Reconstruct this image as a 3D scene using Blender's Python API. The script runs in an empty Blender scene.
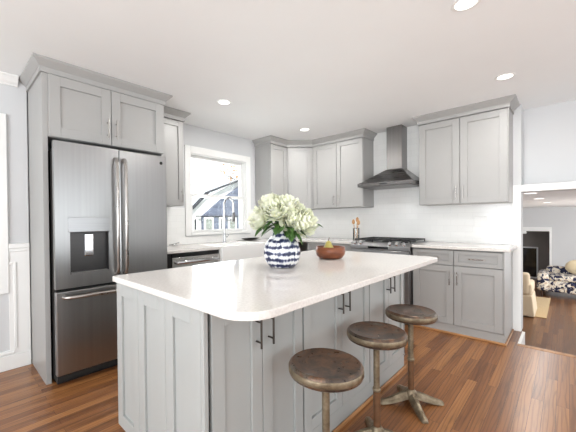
import bpy, bmesh, math, random
from mathutils import Vector, Matrix, noise as mnoise

random.seed(7)
S = bpy.context.scene
COL = S.collection
PI = math.pi

# ------------------------------------------------------------------ camera
CAMP = Vector((-4.3654, -3.4614, 1.2321))
YAW, PITCH, ROLL, FPX = 0.771, -0.0094, -0.0096, 312.2353
fw = Vector((math.cos(YAW) * math.cos(PITCH), math.sin(YAW) * math.cos(PITCH), math.sin(PITCH)))
rt = Vector((math.sin(YAW), -math.cos(YAW), 0))
up = rt.cross(fw)
rt2 = rt * math.cos(ROLL) + up * math.sin(ROLL)
up2 = -rt * math.sin(ROLL) + up * math.cos(ROLL)
cam_d = bpy.data.cameras.new('camera')
cam_d.sensor_fit = 'HORIZONTAL'
cam_d.sensor_width = 36.0
cam_d.lens = 36.0 * FPX / 576.0
cam_d.shift_x = (288 - 263.83) / 576.0
cam_d.shift_y = (223.13 - 216) / 576.0
cam_d.clip_start = 0.05
cam = bpy.data.objects.new('camera', cam_d)
m = Matrix.Identity(4)
for i in range(3):
    m[i][0] = rt2[i]; m[i][1] = up2[i]; m[i][2] = -fw[i]; m[i][3] = CAMP[i]
cam.matrix_world = m
COL.objects.link(cam)
S.camera = cam

# ------------------------------------------------------------------ world, daylight, exposure
W = bpy.data.worlds.new('world'); S.world = W; W.use_nodes = True
bg = W.node_tree.nodes['Background']
bg.inputs[0].default_value = (0.93, 0.97, 1.0, 1)
bg.inputs[1].default_value = 1.5

def area(name, loc, rot, sx, sy, power, color=(1, 1, 1)):
    l = bpy.data.lights.new(name, 'AREA'); l.shape = 'RECTANGLE'
    l.size = sx; l.size_y = sy; l.energy = power; l.color = color
    o = bpy.data.objects.new(name, l); o.location = loc; o.rotation_euler = rot
    COL.objects.link(o); return o
# lamps added in unseen rear and side openings as room fill; kitchen window daylight
area('fill_rear', (-3.0, -6.42, 1.25), (PI / 2 + 0.85, 0, 0), 4.6, 2.1, 38, (0.92, 0.97, 1.0))
area('fill_side', (-7.42, -3.4, 1.25), (PI / 2 + 0.85, 0, -PI / 2), 3.6, 2.1, 185, (0.93, 0.97, 1.0))
area('daylight_window', (-1.67, 0.16, 1.6), (-PI / 2, 0, 0), 0.8, 0.95, 14, (0.95, 0.98, 1.0))
area('fill_family', (5.0, -5.95, 0.6), (PI / 2, 0, 0), 4.0, 1.6, 120, (0.98, 0.99, 1.0))  # unseen lamp added to brighten the family room
sun_l = bpy.data.lights.new('sun', 'SUN'); sun_l.energy = 3.5; sun_l.angle = 0.02; sun_l.color = (1, 0.96, 0.9)
sun = bpy.data.objects.new('sun', sun_l); sun.rotation_euler = (math.radians(45), 0, math.radians(-12)); COL.objects.link(sun)
S.view_settings.view_transform = 'Standard'
S.view_settings.look = 'None'
S.view_settings.exposure = 0.2
S.view_settings.gamma = 1.0
S.view_settings.use_curve_mapping = False

# ------------------------------------------------------------------ materials
def srgb(r, g, b):
    f = lambda c: (c / 255) / 12.92 if c / 255 <= 0.04045 else ((c / 255 + 0.055) / 1.055) ** 2.4
    return (f(r), f(g), f(b), 1)

class N:
    def __init__(s, name):
        s.m = bpy.data.materials.new(name); s.m.use_nodes = True
        s.t = s.m.node_tree; s.b = s.t.nodes['Principled BSDF']
    def new(s, kind, **kw):
        n = s.t.nodes.new('ShaderNode' + kind)
        for k, v in kw.items():
            if k in n.inputs: n.inputs[k].default_value = v
            else: setattr(n, k, v)
        return n
    def link(s, a, b): s.t.links.new(a, b)
    def coords(s, scale=(1, 1, 1), kind='Object'):
        tc = s.new('TexCoord'); mp = s.new('Mapping'); mp.inputs['Scale'].default_value = scale
        s.link(tc.outputs[kind], mp.inputs[0]); return mp.outputs[0]
    def ramp(s, fac, stops, interp='LINEAR'):
        r = s.new('ValToRGB'); r.color_ramp.interpolation = interp
        e = r.color_ramp.elements
        e[0].position, e[0].color = stops[0]; e[1].position, e[1].color = stops[-1]
        for p, c in stops[1:-1]:
            x = e.new(p); x.color = c
        s.link(fac, r.inputs[0]); return r.outputs[0]
    def mix(s, fac, a, b, mode='MIX'):
        n = s.new('Mix'); n.data_type = 'RGBA'; n.blend_type = mode
        for i, v in ((0, fac), (6, a), (7, b)):
            if hasattr(v, 'type'): s.link(v, n.inputs[i])
            else: n.inputs[i].default_value = v
        return n.outputs[2]
    def bump(s, h, strength=0.1, dist=0.01):
        n = s.new('Bump'); n.inputs['Strength'].default_value = strength; n.inputs['Distance'].default_value = dist
        s.link(h, n.inputs['Height']); s.link(n.outputs[0], s.b.inputs['Normal'])
    def set(s, **kw):
        for k, v in kw.items():
            k = {'Base': 'Base Color', 'Rough': 'Roughness', 'Metal': 'Metallic', 'Spec': 'Specular IOR Level',
                 'Trans': 'Transmission Weight', 'Coat': 'Coat Weight', 'Sheen': 'Sheen Weight'}.get(k, k)
            if hasattr(v, 'type') and not isinstance(v, (tuple, list)): s.link(v, s.b.inputs[k])
            else: s.b.inputs[k].default_value = v
        return s

def paint(name, c, rough=0.5, var=0.03, scale=6.0, spec=0.5, bump=0.0):
    n = N(name); co = n.coords()
    t = n.new('TexNoise', Scale=scale, Detail=3.0); n.link(co, t.inputs[0])
    lo = tuple(x * (1 - var) for x in c[:3]) + (1,); hi = tuple(min(1, x * (1 + var)) for x in c[:3]) + (1,)
    n.set(Base=n.ramp(t.outputs[0], [(0.3, lo), (0.7, hi)]), Rough=rough, Spec=spec)
    if bump:
        t2 = n.new('TexNoise', Scale=220.0, Detail=2.0); n.link(co, t2.inputs[0]); n.bump(t2.outputs[0], bump, 0.002)
    return n.m

M = {}
M['wall_gray'] = paint('wall_gray_paint', srgb(212, 213, 214), 0.75, 0.01, 2, 0.3, 0.05)
M['wall_white'] = paint('wall_white_paint', srgb(232, 232, 231), 0.7, 0.01, 2, 0.3, 0.05)
M['ceiling'] = paint('ceiling_paint', srgb(245, 246, 246), 0.9, 0.01, 2, 0.2, 0.05)
M['trim'] = paint('white_trim_paint', srgb(240, 240, 238), 0.35, 0.01, 4, 0.5)
M['cab'] = paint('grey_cabinet_paint', srgb(167, 166, 164), 0.38, 0.015, 5, 0.5)
M['island'] = paint('grey_island_paint', srgb(168, 170, 168), 0.38, 0.015, 5, 0.5)
M['gap'] = paint('gap_shade', srgb(38, 36, 35), 0.8, 0.05)  # near-black appliance bodies: shade of the door gaps is in the colour
M['black'] = paint('black_iron', srgb(26, 26, 28), 0.45, 0.1, 30)
M['blackgloss'] = paint('black_glass', srgb(14, 14, 17), 0.08, 0.05, 5)
M['sinkwhite'] = paint('fireclay_white', srgb(242, 242, 240), 0.12, 0.005, 5)
M['plastic'] = paint('white_plastic', srgb(240, 240, 238), 0.35, 0.01)
M['taupe'] = paint('taupe_paint', srgb(122, 116, 112), 0.7, 0.04, 3)
M['pear'] = paint('pear_skin', srgb(172, 160, 84), 0.4, 0.15, 25)
M['twig'] = paint('brown_twig', srgb(84, 60, 38), 0.7, 0.2, 40)
M['stem'] = paint('green_stem', srgb(70, 110, 48), 0.55, 0.15, 30)
M['spoon'] = paint('pale_beech', srgb(196, 150, 104), 0.55, 0.12, 25)
M['darkwood'] = paint('dark_leg_wood', srgb(58, 38, 26), 0.45, 0.15, 30)

def metal(name, c, rough, streak=(60, 60, 1.2), amt=0.12, rv=0.08, metallic=1.0):
    n = N(name); co = n.coords(streak)
    t = n.new('TexNoise', Scale=1.0, Detail=4.0); n.link(co, t.inputs[0])
    lo = tuple(x * (1 - amt) for x in c[:3]) + (1,); hi = tuple(min(1, x * (1 + amt)) for x in c[:3]) + (1,)
    r = n.new('MapRange'); r.inputs[3].default_value = max(0.02, rough - rv); r.inputs[4].default_value = rough + rv
    n.link(t.outputs[0], r.inputs[0])
    n.set(Base=n.ramp(t.outputs[0], [(0.25, lo), (0.75, hi)]), Metal=metallic, Rough=r.outputs[0])
    return n.m
M['steel'] = metal('brushed_steel', srgb(161, 161, 161), 0.3, (45, 45, 0.5), 0.06, 0.05)
M['steelh'] = metal('brushed_steel_sideways', srgb(160, 160, 161), 0.3, (2, 2, 90), 0.06, 0.05)
M['steeldark'] = metal('dark_steel', srgb(122, 120, 119), 0.32, (40, 40, 1), 0.1)
M['hoodsteel'] = metal('hood_steel', srgb(128, 126, 125), 0.28, (3, 3, 60), 0.06, 0.05)
M['hoodsteel2'] = metal('chimney_steel', srgb(140, 138, 137), 0.3, (45, 45, 0.5), 0.08, 0.05)
M['steelbright'] = metal('brightened_steel', srgb(205, 203, 200), 0.2, (2, 2, 90), 0.05, 0.05)  # brighter steel: white reflected in the dishwasher front is put into its colour
M['recess'] = metal('dispenser_cavity', srgb(84, 83, 83), 0.4, (3, 3, 60), 0.06, 0.05)
M['chrome'] = metal('chrome', srgb(214, 215, 218), 0.09, (4, 4, 4), 0.03, 0.03)
M['nickel'] = metal('nickel_pull', srgb(176, 172, 168), 0.28, (8, 8, 8), 0.05, 0.04)
M['bronze'] = metal('dark_pull', srgb(88, 84, 80), 0.35, (8, 8, 8), 0.1, 0.04)

def emis(name, c, s):
    n = N(name); n.set(Base=c); n.b.inputs['Emission Color'].default_value = c; n.b.inputs['Emission Strength'].default_value = s
    return n.m
M['lamp'] = emis('lamp_diffuser', (1, 0.97, 0.92, 1), 3.0)

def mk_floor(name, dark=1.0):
    n = N(name); tc = n.new('TexCoord')
    br = n.new('TexBrick', Scale=1.0); br.offset = 0.37; br.squash = 1.0
    br.inputs['Brick Width'].default_value = 1.15; br.inputs['Row Height'].default_value = 0.062
    br.inputs['Mortar Size'].default_value = 0.0011; br.inputs['Mortar Smooth'].default_value = 0.3
    br.inputs['Bias'].default_value = 0.0
    br.inputs['Color1'].default_value = (0, 0, 0, 1); br.inputs['Color2'].default_value = (1, 1, 1, 1)
    br.inputs['Mortar'].default_value = (0.5, 0.5, 0.5, 1)
    n.link(tc.outputs['Object'], br.inputs[0])
    sh = n.new('VectorMath', operation='MULTIPLY_ADD')
    n.link(br.outputs[0], sh.inputs[0]); sh.inputs[1].default_value = (7.3, 3.1, 0); n.link(tc.outputs['Object'], sh.inputs[2])
    mp = n.new('Mapping'); mp.inputs['Scale'].default_value = (1.6, 26, 1); n.link(sh.outputs[0], mp.inputs[0])
    g = n.new('TexNoise', Scale=1.0, Detail=6.0, Roughness=0.62, Distortion=0.9); n.link(mp.outputs[0], g.inputs[0])
    mp2 = n.new('Mapping'); mp2.inputs['Scale'].default_value = (0.9, 9, 1); n.link(sh.outputs[0], mp2.inputs[0])
    wv = n.new('TexWave', Scale=1.5, Distortion=13.0, Detail=2.0); wv.bands_direction = 'Y'
    wv.inputs['Detail Scale'].default_value = 0.7
    n.link(mp2.outputs[0], wv.inputs[0])
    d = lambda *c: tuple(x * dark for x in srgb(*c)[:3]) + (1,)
    tone = n.ramp(br.outputs[0], [(0.0, d(122, 76, 42)), (0.5, d(146, 96, 55)), (1.0, d(168, 116, 69))])
    grain = n.ramp(g.outputs[0], [(0.28, (0.42, 0.36, 0.30, 1)), (0.5, (0.92, 0.9, 0.88, 1)), (0.8, (1.15, 1.12, 1.08, 1))])
    c1 = n.mix(0.85, tone, grain, 'MULTIPLY')
    wr = n.ramp(wv.outputs[1], [(0.05, (0.4, 0.36, 0.32, 1)), (0.3, (1, 1, 1, 1)), (1.0, (1.03, 1.02, 1.0, 1))])
    c2 = n.mix(0.42, c1, wr, 'MULTIPLY')
    c3 = n.mix(br.outputs['Fac'], c2, d(62, 34, 20))
    rr = n.new('MapRange'); rr.inputs[3].default_value = 0.27; rr.inputs[4].default_value = 0.4
    n.link(g.outputs[0], rr.inputs[0])
    n.set(Base=c3, Rough=rr.outputs[0], Spec=0.5, Coat=0.25); n.b.inputs['Coat Roughness'].default_value = 0.24
    inv = n.new('Math', operation='SUBTRACT'); inv.inputs[0].default_value = 1.0; n.link(br.outputs['Fac'], inv.inputs[1])
    n.bump(inv.outputs[0], 0.25, 0.001)
    return n.m
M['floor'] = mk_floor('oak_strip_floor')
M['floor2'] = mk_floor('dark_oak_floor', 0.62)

def mk_wood(name, a, b, scale=(3, 22, 22), rough=0.4):
    n = N(name); co = n.coords(scale)
    t = n.new('TexNoise', Scale=1.0, Detail=5.0, Distortion=0.6); n.link(co, t.inputs[0])
    n.set(Base=n.ramp(t.outputs[0], [(0.3, a), (0.7, b)]), Rough=rough)
    return n.m
M['shoe'] = mk_wood('oak_shoe_wood', srgb(150, 102, 62), srgb(190, 142, 96))
M['bowl'] = mk_wood('acacia_bowl_wood', srgb(96, 48, 26), srgb(142, 80, 46), (8, 8, 30), 0.35)

def mk_quartz():
    n = N('white_quartz'); co = n.coords()
    t = n.new('TexNoise', Scale=90.0, Detail=3.0); n.link(co, t.inputs[0])
    t2 = n.new('TexNoise', Scale=2.0, Detail=2.0); n.link(co, t2.inputs[0])
    a = n.ramp(t.outputs[0], [(0.35, srgb(216, 211, 206)), (0.6, srgb(226, 222, 217))])
    b = n.ramp(t2.outputs[0], [(0.3, (0.97, 0.97, 0.97, 1)), (0.7, (1, 1, 1, 1))])
    n.set(Base=n.mix(1.0, a, b, 'MULTIPLY'), Rough=0.1, Spec=0.5)
    return n.m
M['quartz'] = mk_quartz()

def mk_tile(axis):
    n = N('white_subway_tile_' + axis); tc = n.new('TexCoord'); sp = n.new('SeparateXYZ'); n.link(tc.outputs['Object'], sp.inputs[0])
    cb = n.new('CombineXYZ'); n.link(sp.outputs['Y' if axis == 'y' else 'X'], cb.inputs[0]); n.link(sp.outputs['Z'], cb.inputs[1])
    br = n.new('TexBrick', Scale=1.0); br.offset = 0.5
    br.inputs['Brick Width'].default_value = 0.152; br.inputs['Row Height'].default_value = 0.0765
    br.inputs['Mortar Size'].default_value = 0.0014; br.inputs['Mortar Smooth'].default_value = 0.2
    br.inputs['Color1'].default_value = srgb(238, 238, 236); br.inputs['Color2'].default_value = srgb(241, 241, 239)
    br.inputs['Mortar'].default_value = srgb(231, 231, 229)
    n.link(cb.outputs[0], br.inputs[0])
    n.set(Base=br.outputs[0], Rough=0.14)
    inv = n.new('Math', operation='SUBTRACT'); inv.inputs[0].default_value = 1.0; n.link(br.outputs['Fac'], inv.inputs[1])
    n.bump(inv.outputs[0], 0.3, 0.001)
    return n.m
M['tile_y'] = mk_tile('y'); M['tile_x'] = mk_tile('x')

def mk_seat():
    n = N('worn_stool_seat_metal'); co = n.coords()
    oi = n.new('ObjectInfo'); ad = n.new('VectorMath', operation='ADD'); n.link(co, ad.inputs[0]); n.link(oi.outputs['Random'], ad.inputs[1])
    t = n.new('TexNoise', Scale=7.0, Detail=7.0, Roughness=0.65, Distortion=0.8); n.link(ad.outputs[0], t.inputs[0])
    t2 = n.new('TexNoise', Scale=40.0, Detail=4.0); n.link(ad.outputs[0], t2.inputs[0])
    a = n.ramp(t.outputs[0], [(0.34, srgb(66, 56, 50)), (0.46, srgb(92, 76, 64)), (0.54, srgb(118, 88, 68)), (0.60, srgb(96, 86, 76)), (0.7, srgb(132, 124, 114))])
    b = n.ramp(t2.outputs[0], [(0.35, (0.65, 0.65, 0.65, 1)), (0.6, (1.05, 1.05, 1.05, 1))])
    rr = n.new('MapRange'); rr.inputs[3].default_value = 0.2; rr.inputs[4].default_value = 0.42; n.link(t2.outputs[0], rr.inputs[0])
    n.set(Base=n.mix(0.8, a, b, 'MULTIPLY'), Rough=rr.outputs[0], Metal=0.35); n.bump(t2.outputs[0], 0.08, 0.003)
    return n.m
M['seat'] = mk_seat()
def mk_oldmetal():
    n = N('aged_stool_metal'); co = n.coords()
    t = n.new('TexNoise', Scale=18.0, Detail=6.0, Roughness=0.6); n.link(co, t.inputs[0])
    a = n.ramp(t.outputs[0], [(0.3, srgb(88, 74, 58)), (0.55, srgb(136, 122, 100)), (0.75, srgb(160, 148, 128))])
    n.set(Base=a, Rough=0.42, Metal=0.6); n.bump(t.outputs[0], 0.15, 0.003)
    return n.m
M['oldmetal'] = mk_oldmetal()
M['rust'] = metal('rusty_stool_tube', srgb(116, 84, 60), 0.45, (20, 20, 20), 0.25, 0.1, 0.5)

def mk_vase():
    n = N('blue_white_glaze'); tc = n.new('TexCoord'); sp = n.new('SeparateXYZ'); n.link(tc.outputs['Object'], sp.inputs[0])
    t = n.new('TexNoise', Scale=9.0, Detail=4.0, Roughness=0.7); n.link(tc.outputs['Object'], t.inputs[0])
    ma = n.new('Math', operation='MULTIPLY_ADD'); n.link(t.outputs[0], ma.inputs[0]); ma.inputs[1].default_value = 0.026; n.link(sp.outputs['Z'], ma.inputs[2])
    f = n.new('Math', operation='MULTIPLY'); n.link(ma.outputs[0], f.inputs[0]); f.inputs[1].default_value = 2 * PI / 0.037
    s = n.new('Math', operation='SINE'); n.link(f.outputs[0], s.inputs[0])
    mp = n.new('Mapping'); mp.inputs['Scale'].default_value = (60, 60, 15); n.link(tc.outputs['Object'], mp.inputs[0])
    t2 = n.new('TexNoise', Scale=1.0, Detail=2.0); n.link(mp.outputs[0], t2.inputs[0])
    ad = n.new('Math', operation='MULTIPLY_ADD'); n.link(t2.outputs[0], ad.inputs[0]); ad.inputs[1].default_value = 5.2; n.link(s.outputs[0], ad.inputs[2])
    mr = n.new('MapRange'); mr.inputs[1].default_value = 1.35; mr.inputs[2].default_value = 3.9; n.link(ad.outputs[0], mr.inputs[0])
    c = n.ramp(mr.outputs[0], [(0.12, srgb(40, 46, 74)), (0.4, srgb(92, 98, 126)), (0.55, srgb(190, 192, 200)), (0.75, srgb(226, 226, 226))])
    n.set(Base=c, Rough=0.25)
    return n.m
M['vase'] = mk_vase()
def mk_petal():
    n = N('white_petal'); tc = n.new('TexCoord')
    t = n.new('TexNoise', Scale=30.0, Detail=3.0); n.link(tc.outputs['Object'], t.inputs[0])
    n.set(Base=n.ramp(t.outputs[0], [(0.3, srgb(230, 234, 204)), (0.7, srgb(243, 243, 230))]), Rough=0.6)
    n.b.inputs['Subsurface Weight'].default_value = 0.15; n.b.inputs['Subsurface Radius'].default_value = (0.02, 0.02, 0.012)
    return n.m
M['petal'] = mk_petal()
M['leaf'] = paint('green_leaf', srgb(66, 100, 46), 0.45, 0.35, 22)
def mk_fabric(name, c, var=0.08):
    n = N(name); co = n.coords()
    t = n.new('TexNoise', Scale=160.0, Detail=2.0); n.link(co, t.inputs[0])
    lo = tuple(x * (1 - var) for x in c[:3]) + (1,)
    n.set(Base=n.ramp(t.outputs[0], [(0.3, lo), (0.7, c)]), Rough=0.9, Sheen=0.2); n.bump(t.outputs[0], 0.15, 0.003)
    return n.m
M['linen'] = mk_fabric('beige_linen', srgb(206, 188, 160))
M['cream'] = mk_fabric('cream_linen', srgb(222, 206, 172))
M['jute'] = mk_fabric('jute', srgb(186, 156, 104), 0.3)
def mk_floral():
    n = N('navy_floral_fabric'); co = n.coords()
    t = n.new('TexNoise', Scale=7.5, Detail=3.0, Roughness=0.6, Distortion=1.4); n.link(co, t.inputs[0])
    v = n.new('TexVoronoi', Scale=10.0); n.link(co, v.inputs[0])
    a = n.ramp(t.outputs[0], [(0.38, srgb(28, 32, 58)), (0.47, srgb(64, 72, 110)), (0.5, srgb(222, 214, 198)), (0.6, srgb(226, 218, 204)), (0.66, srgb(120, 126, 156))], 'CONSTANT')
    b = n.ramp(v.outputs[0], [(0.2, srgb(190, 150, 110)), (0.3, (1, 1, 1, 1))], 'CONSTANT')
    n.set(Base=n.mix(0.5, a, b, 'MULTIPLY'), Rough=0.9)
    return n.m
M['floral'] = mk_floral()
def mk_siding():
    n = N('blue_grey_siding'); tc = n.new('TexCoord'); sp = n.new('SeparateXYZ'); n.link(tc.outputs['Object'], sp.inputs[0])
    f = n.new('Math', operation='MULTIPLY'); n.link(sp.outputs['Z'], f.inputs[0]); f.inputs[1].default_value = 1 / 0.28
    fr = n.new('Math', operation='FRACT'); n.link(f.outputs[0], fr.inputs[0])
    n.set(Base=n.ramp(fr.outputs[0], [(0.0, srgb(58, 64, 80)), (0.1, srgb(108, 116, 138)), (1.0, srgb(124, 132, 154))]), Rough=0.7)
    return n.m
M['siding'] = mk_siding()
M['extwhite'] = paint('exterior_white', srgb(246, 246, 246), 0.8, 0.02)
M['extdark'] = paint('exterior_dark', srgb(50, 52, 60), 0.7, 0.1)
M['extglass'] = paint('house_window_glass', srgb(150, 156, 150), 0.2, 0.3, 3)
M['autumn'] = paint('autumn_leaf', srgb(228, 160, 70), 0.6, 0.4, 5)
M['greenleaf'] = paint('tree_leaf', srgb(120, 140, 90), 0.6, 0.4, 5)
M['bark'] = paint('bark', srgb(74, 62, 54), 0.9, 0.3, 20)
M['ground'] = paint('lawn_ground', srgb(120, 128, 96), 0.95, 0.2, 3)
def mk_glass(name='clear_pane', tint=(0.97, 0.985, 0.985, 1)):
    n = N(name)
    tr = n.new('BsdfTransparent'); tr.inputs[0].default_value = tint
    gl = n.new('BsdfGlossy'); gl.inputs['Roughness'].default_value = 0.02
    mx = n.new('MixShader'); fr = n.new('Fresnel'); fr.inputs[0].default_value = 1.45
    n.link(fr.outputs[0], mx.inputs[0]); n.link(tr.outputs[0], mx.inputs[1]); n.link(gl.outputs[0], mx.inputs[2])
    n.link(mx.outputs[0], n.t.nodes['Material Output'].inputs[0])
    return n.m
M['glass'] = mk_glass()

# ------------------------------------------------------------------ mesh helpers
class MB:
    def __init__(s): s.bm = bmesh.new()
    def box(s, x0, x1, y0, y1, z0, z1):
        v = [s.bm.verts.new(p) for p in ((x0, y0, z0), (x1, y0, z0), (x1, y1, z0), (x0, y1, z0), (x0, y0, z1), (x1, y0, z1), (x1, y1, z1), (x0, y1, z1))]
        for f in ((0, 3, 2, 1), (4, 5, 6, 7), (0, 1, 5, 4), (1, 2, 6, 5), (2, 3, 7, 6), (3, 0, 4, 7)):
            s.bm.faces.new([v[i] for i in f])
        return s
    def loft(s, rings, closed=False, cap=True):
        R = [[s.bm.verts.new(p) for p in r] for r in rings]
        n = len(R[0]); k = len(R)
        for i in range(k if closed else k - 1):
            a, b = R[i], R[(i + 1) % k]
            for j in range(n):
                s.bm.faces.new((a[j], a[(j + 1) % n], b[(j + 1) % n], b[j]))
        if cap and not closed:
            s.bm.faces.new(R[0][::-1]); s.bm.faces.new(R[-1])
        return s
    def tube(s, pts, r, n=10):
        pts = [Vector(p) for p in pts]; rs = r if isinstance(r, (list, tuple)) else [r] * len(pts)
        rings = []; ref = None
        for i, p in enumerate(pts):
            t = (pts[min(i + 1, len(pts) - 1)] - pts[max(i - 1, 0)]).normalized()
            if ref is None: ref = t.orthogonal().normalized()
            ref = (ref - t * ref.dot(t)).normalized(); b = t.cross(ref)
            rings.append([p + (ref * math.cos(2 * PI * j / n) + b * math.sin(2 * PI * j / n)) * rs[i] for j in range(n)])
        return s.loft(rings)
    def lathe(s, prof, c=(0, 0, 0), n=32, cap=True):
        c = Vector(c)
        return s.loft([[c + Vector((r * math.cos(2 * PI * j / n), r * math.sin(2 * PI * j / n), z)) for j in range(n)] for r, z in prof], cap=cap)
    def prism(s, poly, z0, z1, axis='z'):
        f = {'z': lambda a, b, h: (a, b, h), 'y': lambda a, b, h: (a, h, b), 'x': lambda a, b, h: (h, a, b)}[axis]
        return s.loft([[f(a, b, z0) for a, b in poly], [f(a, b, z1) for a, b in poly]])
    def blob(s, c, r, sub=2, amt=0.0, sc=(1, 1, 1), seed=0):
        t = bmesh.ops.create_icosphere(s.bm, subdivisions=sub, radius=1.0)
        for v in t['verts']:
            d = v.co.copy()
            k = 1 + amt * mnoise.noise(d * 2.2 + Vector((seed, seed * 2.3, 0)))
            v.co = Vector(c) + Vector((d.x * sc[0], d.y * sc[1], d.z * sc[2])) * r * k
        return s
    def build(s, name, mat, parent=None, bevel=0.0, smooth=False, loc=None, seg=2, label=None, subsurf=0, auto=None):
        bmesh.ops.recalc_face_normals(s.bm, faces=s.bm.faces)
        me = bpy.data.meshes.new(name); s.bm.to_mesh(me); s.bm.free()
        me.materials.append(mat)
        if smooth:
            for p in me.polygons: p.use_smooth = True
            if auto: me.set_sharp_from_angle(angle=auto)
        o = bpy.data.objects.new(name, me); COL.objects.link(o)
        if parent: o.parent = parent
        if loc: o.location = loc
        if bevel:
            b = o.modifiers.new('bevel', 'BEVEL'); b.width = bevel; b.segments = seg; b.limit_method = 'ANGLE'; b.angle_limit = math.radians(40)
        if subsurf:
            q = o.modifiers.new('subsurf', 'SUBSURF'); q.levels = subsurf; q.render_levels = subsurf
        if label: o['label'] = label
        return o

def tag(o, label, cat, group=None):
    o['label'] = label; o['category'] = cat
    if group: o['group'] = group
    return o
def thing(name, label, cat, loc=(0, 0, 0), rz=0.0, group=None):
    o = bpy.data.objects.new(name, None); o.empty_display_size = 0.1; COL.objects.link(o)
    o.location = loc; o.rotation_euler = (0, 0, rz)
    return tag(o, label, cat, group)
def struct(o): o['kind'] = 'structure'; return o
def copy_tree(o, parent=None):
    c = o.copy(); COL.objects.link(c)
    if parent: c.parent = parent
    for ch in [x for x in COL.objects if x.parent == o]: copy_tree(ch, c)
    return c

H = 2.46
# ------------------------------------------------------------------ room shell
b = MB(); b.prism([(-7.6, -6.6), (-0.48, -6.6), (-0.48, -3.11), (0.0, -3.11), (0.0, 0.0), (-7.6, 0.0)], -0.04, 0.0)
struct(b.build('floor', M['floor']))
b = MB(); b.box(-7.6, 0.5, -6.6, 0.2, H, H + 0.1); struct(b.build('ceiling', M['ceiling']))

# wall with the sink window (gray above, opening x -2.14..-1.20, z 1.09..2.09)
WX0, WX1, WZ0, WZ1 = -2.15, -1.19, 1.08, 2.10
b = MB()
b.box(-3.84, WX0, 0, 0.16, 0, H); b.box(WX1, 0.16, 0, 0.16, 0, H); b.box(WX0, WX1, 0, 0.16, 0, WZ0); b.box(WX0, WX1, 0, 0.16, WZ1, H)
struct(b.build('wall_back', M['wall_gray']))
# furred wall left of the refrigerator, with its own window beyond the frame
b = MB()
b.box(-4.08, -3.842, -0.1, 0.16, 0, H); b.box(-7.6, -5.05, -0.1, 0.16, 0, H); b.box(-5.05, -4.08, -0.1, 0.16, 0, 0.74); b.box(-5.05, -4.08, -0.1, 0.16, 2.04, H)
struct(b.build('wall_left', M['wall_gray']))
# range wall and the wall around the opening to the family room
b = MB()
b.box(0, 0.16, -3.105, 0, 0, H)
b.box(0.262, 0.42, -4.2, -3.105, 1.54, H); b.box(0, 0.262, -4.2, -3.105, 1.515, 1.575)
b.box(0.16, 0.42, -3.105, -2.95, 1.515, H); b.box(0, 0.42, -6.6, -4.2, -0.8, H); b.box(0, 0.16, -3.105, 0, -0.8, -0.042)
struct(b.build('wall_right', M['wall_gray']))
# walls behind the camera with broad openings for daylight
b = MB()
b.box(-7.6, -5.8, -6.6, -6.45, 0, H); b.box(-1.0, 0, -6.6, -6.45, 0, H); b.box(-5.8, -1.0, -6.6, -6.45, 2.3, H); b.box(-5.8, -1.0, -6.6, -6.45, 0, 0.15)
struct(b.build('wall_rear', M['wall_gray']))
b = MB()
b.box(-7.6, -7.45, -6.45, -5.3, 0, H); b.box(-7.6, -7.45, -1.5, -0.1, 0, H); b.box(-7.6, -7.45, -5.3, -1.5, 2.3, H); b.box(-7.6, -7.45, -5.3, -1.5, 0, 0.15)
struct(b.build('wall_side', M['wall_gray']))

# white tile fields
b = MB(); b.box(-0.008, 0, -1.452, -0.0, 0.938, 1.40); b.box(-0.008, 0, -2.168, -1.452, 0.938, H - 0.001); b.box(-0.008, 0, -3.03, -2.168, 0.938, 1.40)
struct(b.build('wall_right_tile', M['tile_y']))
b = MB(); b.box(-2.84, -2.235, -0.008, 0, 0.938, 1.40); b.box(-1.10, -0.008, -0.008, 0, 0.938, 1.40); b.box(-2.235, -1.10, -0.008, 0, 0.938, 1.03)
struct(b.build('wall_back_tile', M['tile_x']))

# window over the sink
wn = struct(thing('window_1', 'white double hung window over the farmhouse sink', 'window', (0, 0, 0)))
b = MB()
b.box(-2.232, WX0, -0.022, 0, 1.04, 2.19); b.box(WX1, -1.103, -0.022, 0, 1.04, 2.19); b.box(WX0, WX1, -0.022, 0, WZ1, 2.19)
b.build('window_casing', M['trim'], wn, 0.004)
b = MB(); b.box(-2.15, -1.19, -0.03, 0.02, 1.045, 1.08); b.build('window_sill', M['trim'], wn, 0.005)
b = MB(); b.box(WX0, WX0 + 0.012, 0, 0.15, WZ0, WZ1); b.box(WX1 - 0.012, WX1, 0, 0.15, WZ0, WZ1); b.box(WX0 + .012, WX1 - .012, 0, 0.15, WZ1 - 0.012, WZ1)
b.build('window_jamb', M['trim'], wn)
def sash(z0, z1, y):
    x0, x1, w = WX0 + 0.012, WX1 - 0.012, 0.034
    b = MB(); b.box(x0, x0 + w, y, y + 0.035, z0, z1); b.box(x1 - w, x1, y, y + 0.035, z0, z1)
    b.box(x0 + w, x1 - w, y, y + 0.035, z0, z0 + w); b.box(x0 + w, x1 - w, y, y + 0.035, z1 - w, z1)
    f = b.build('window_sash', M['trim'], wn, 0.003)
    b = MB(); b.box(x0 + w, x1 - w, y + 0.014, y + 0.018, z0 + w, z1 - w); b.build('pane', M['glass'], f)
sash(WZ0, 1.585, 0.02); sash(1.55, WZ1 - 0.012, 0.058)

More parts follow.
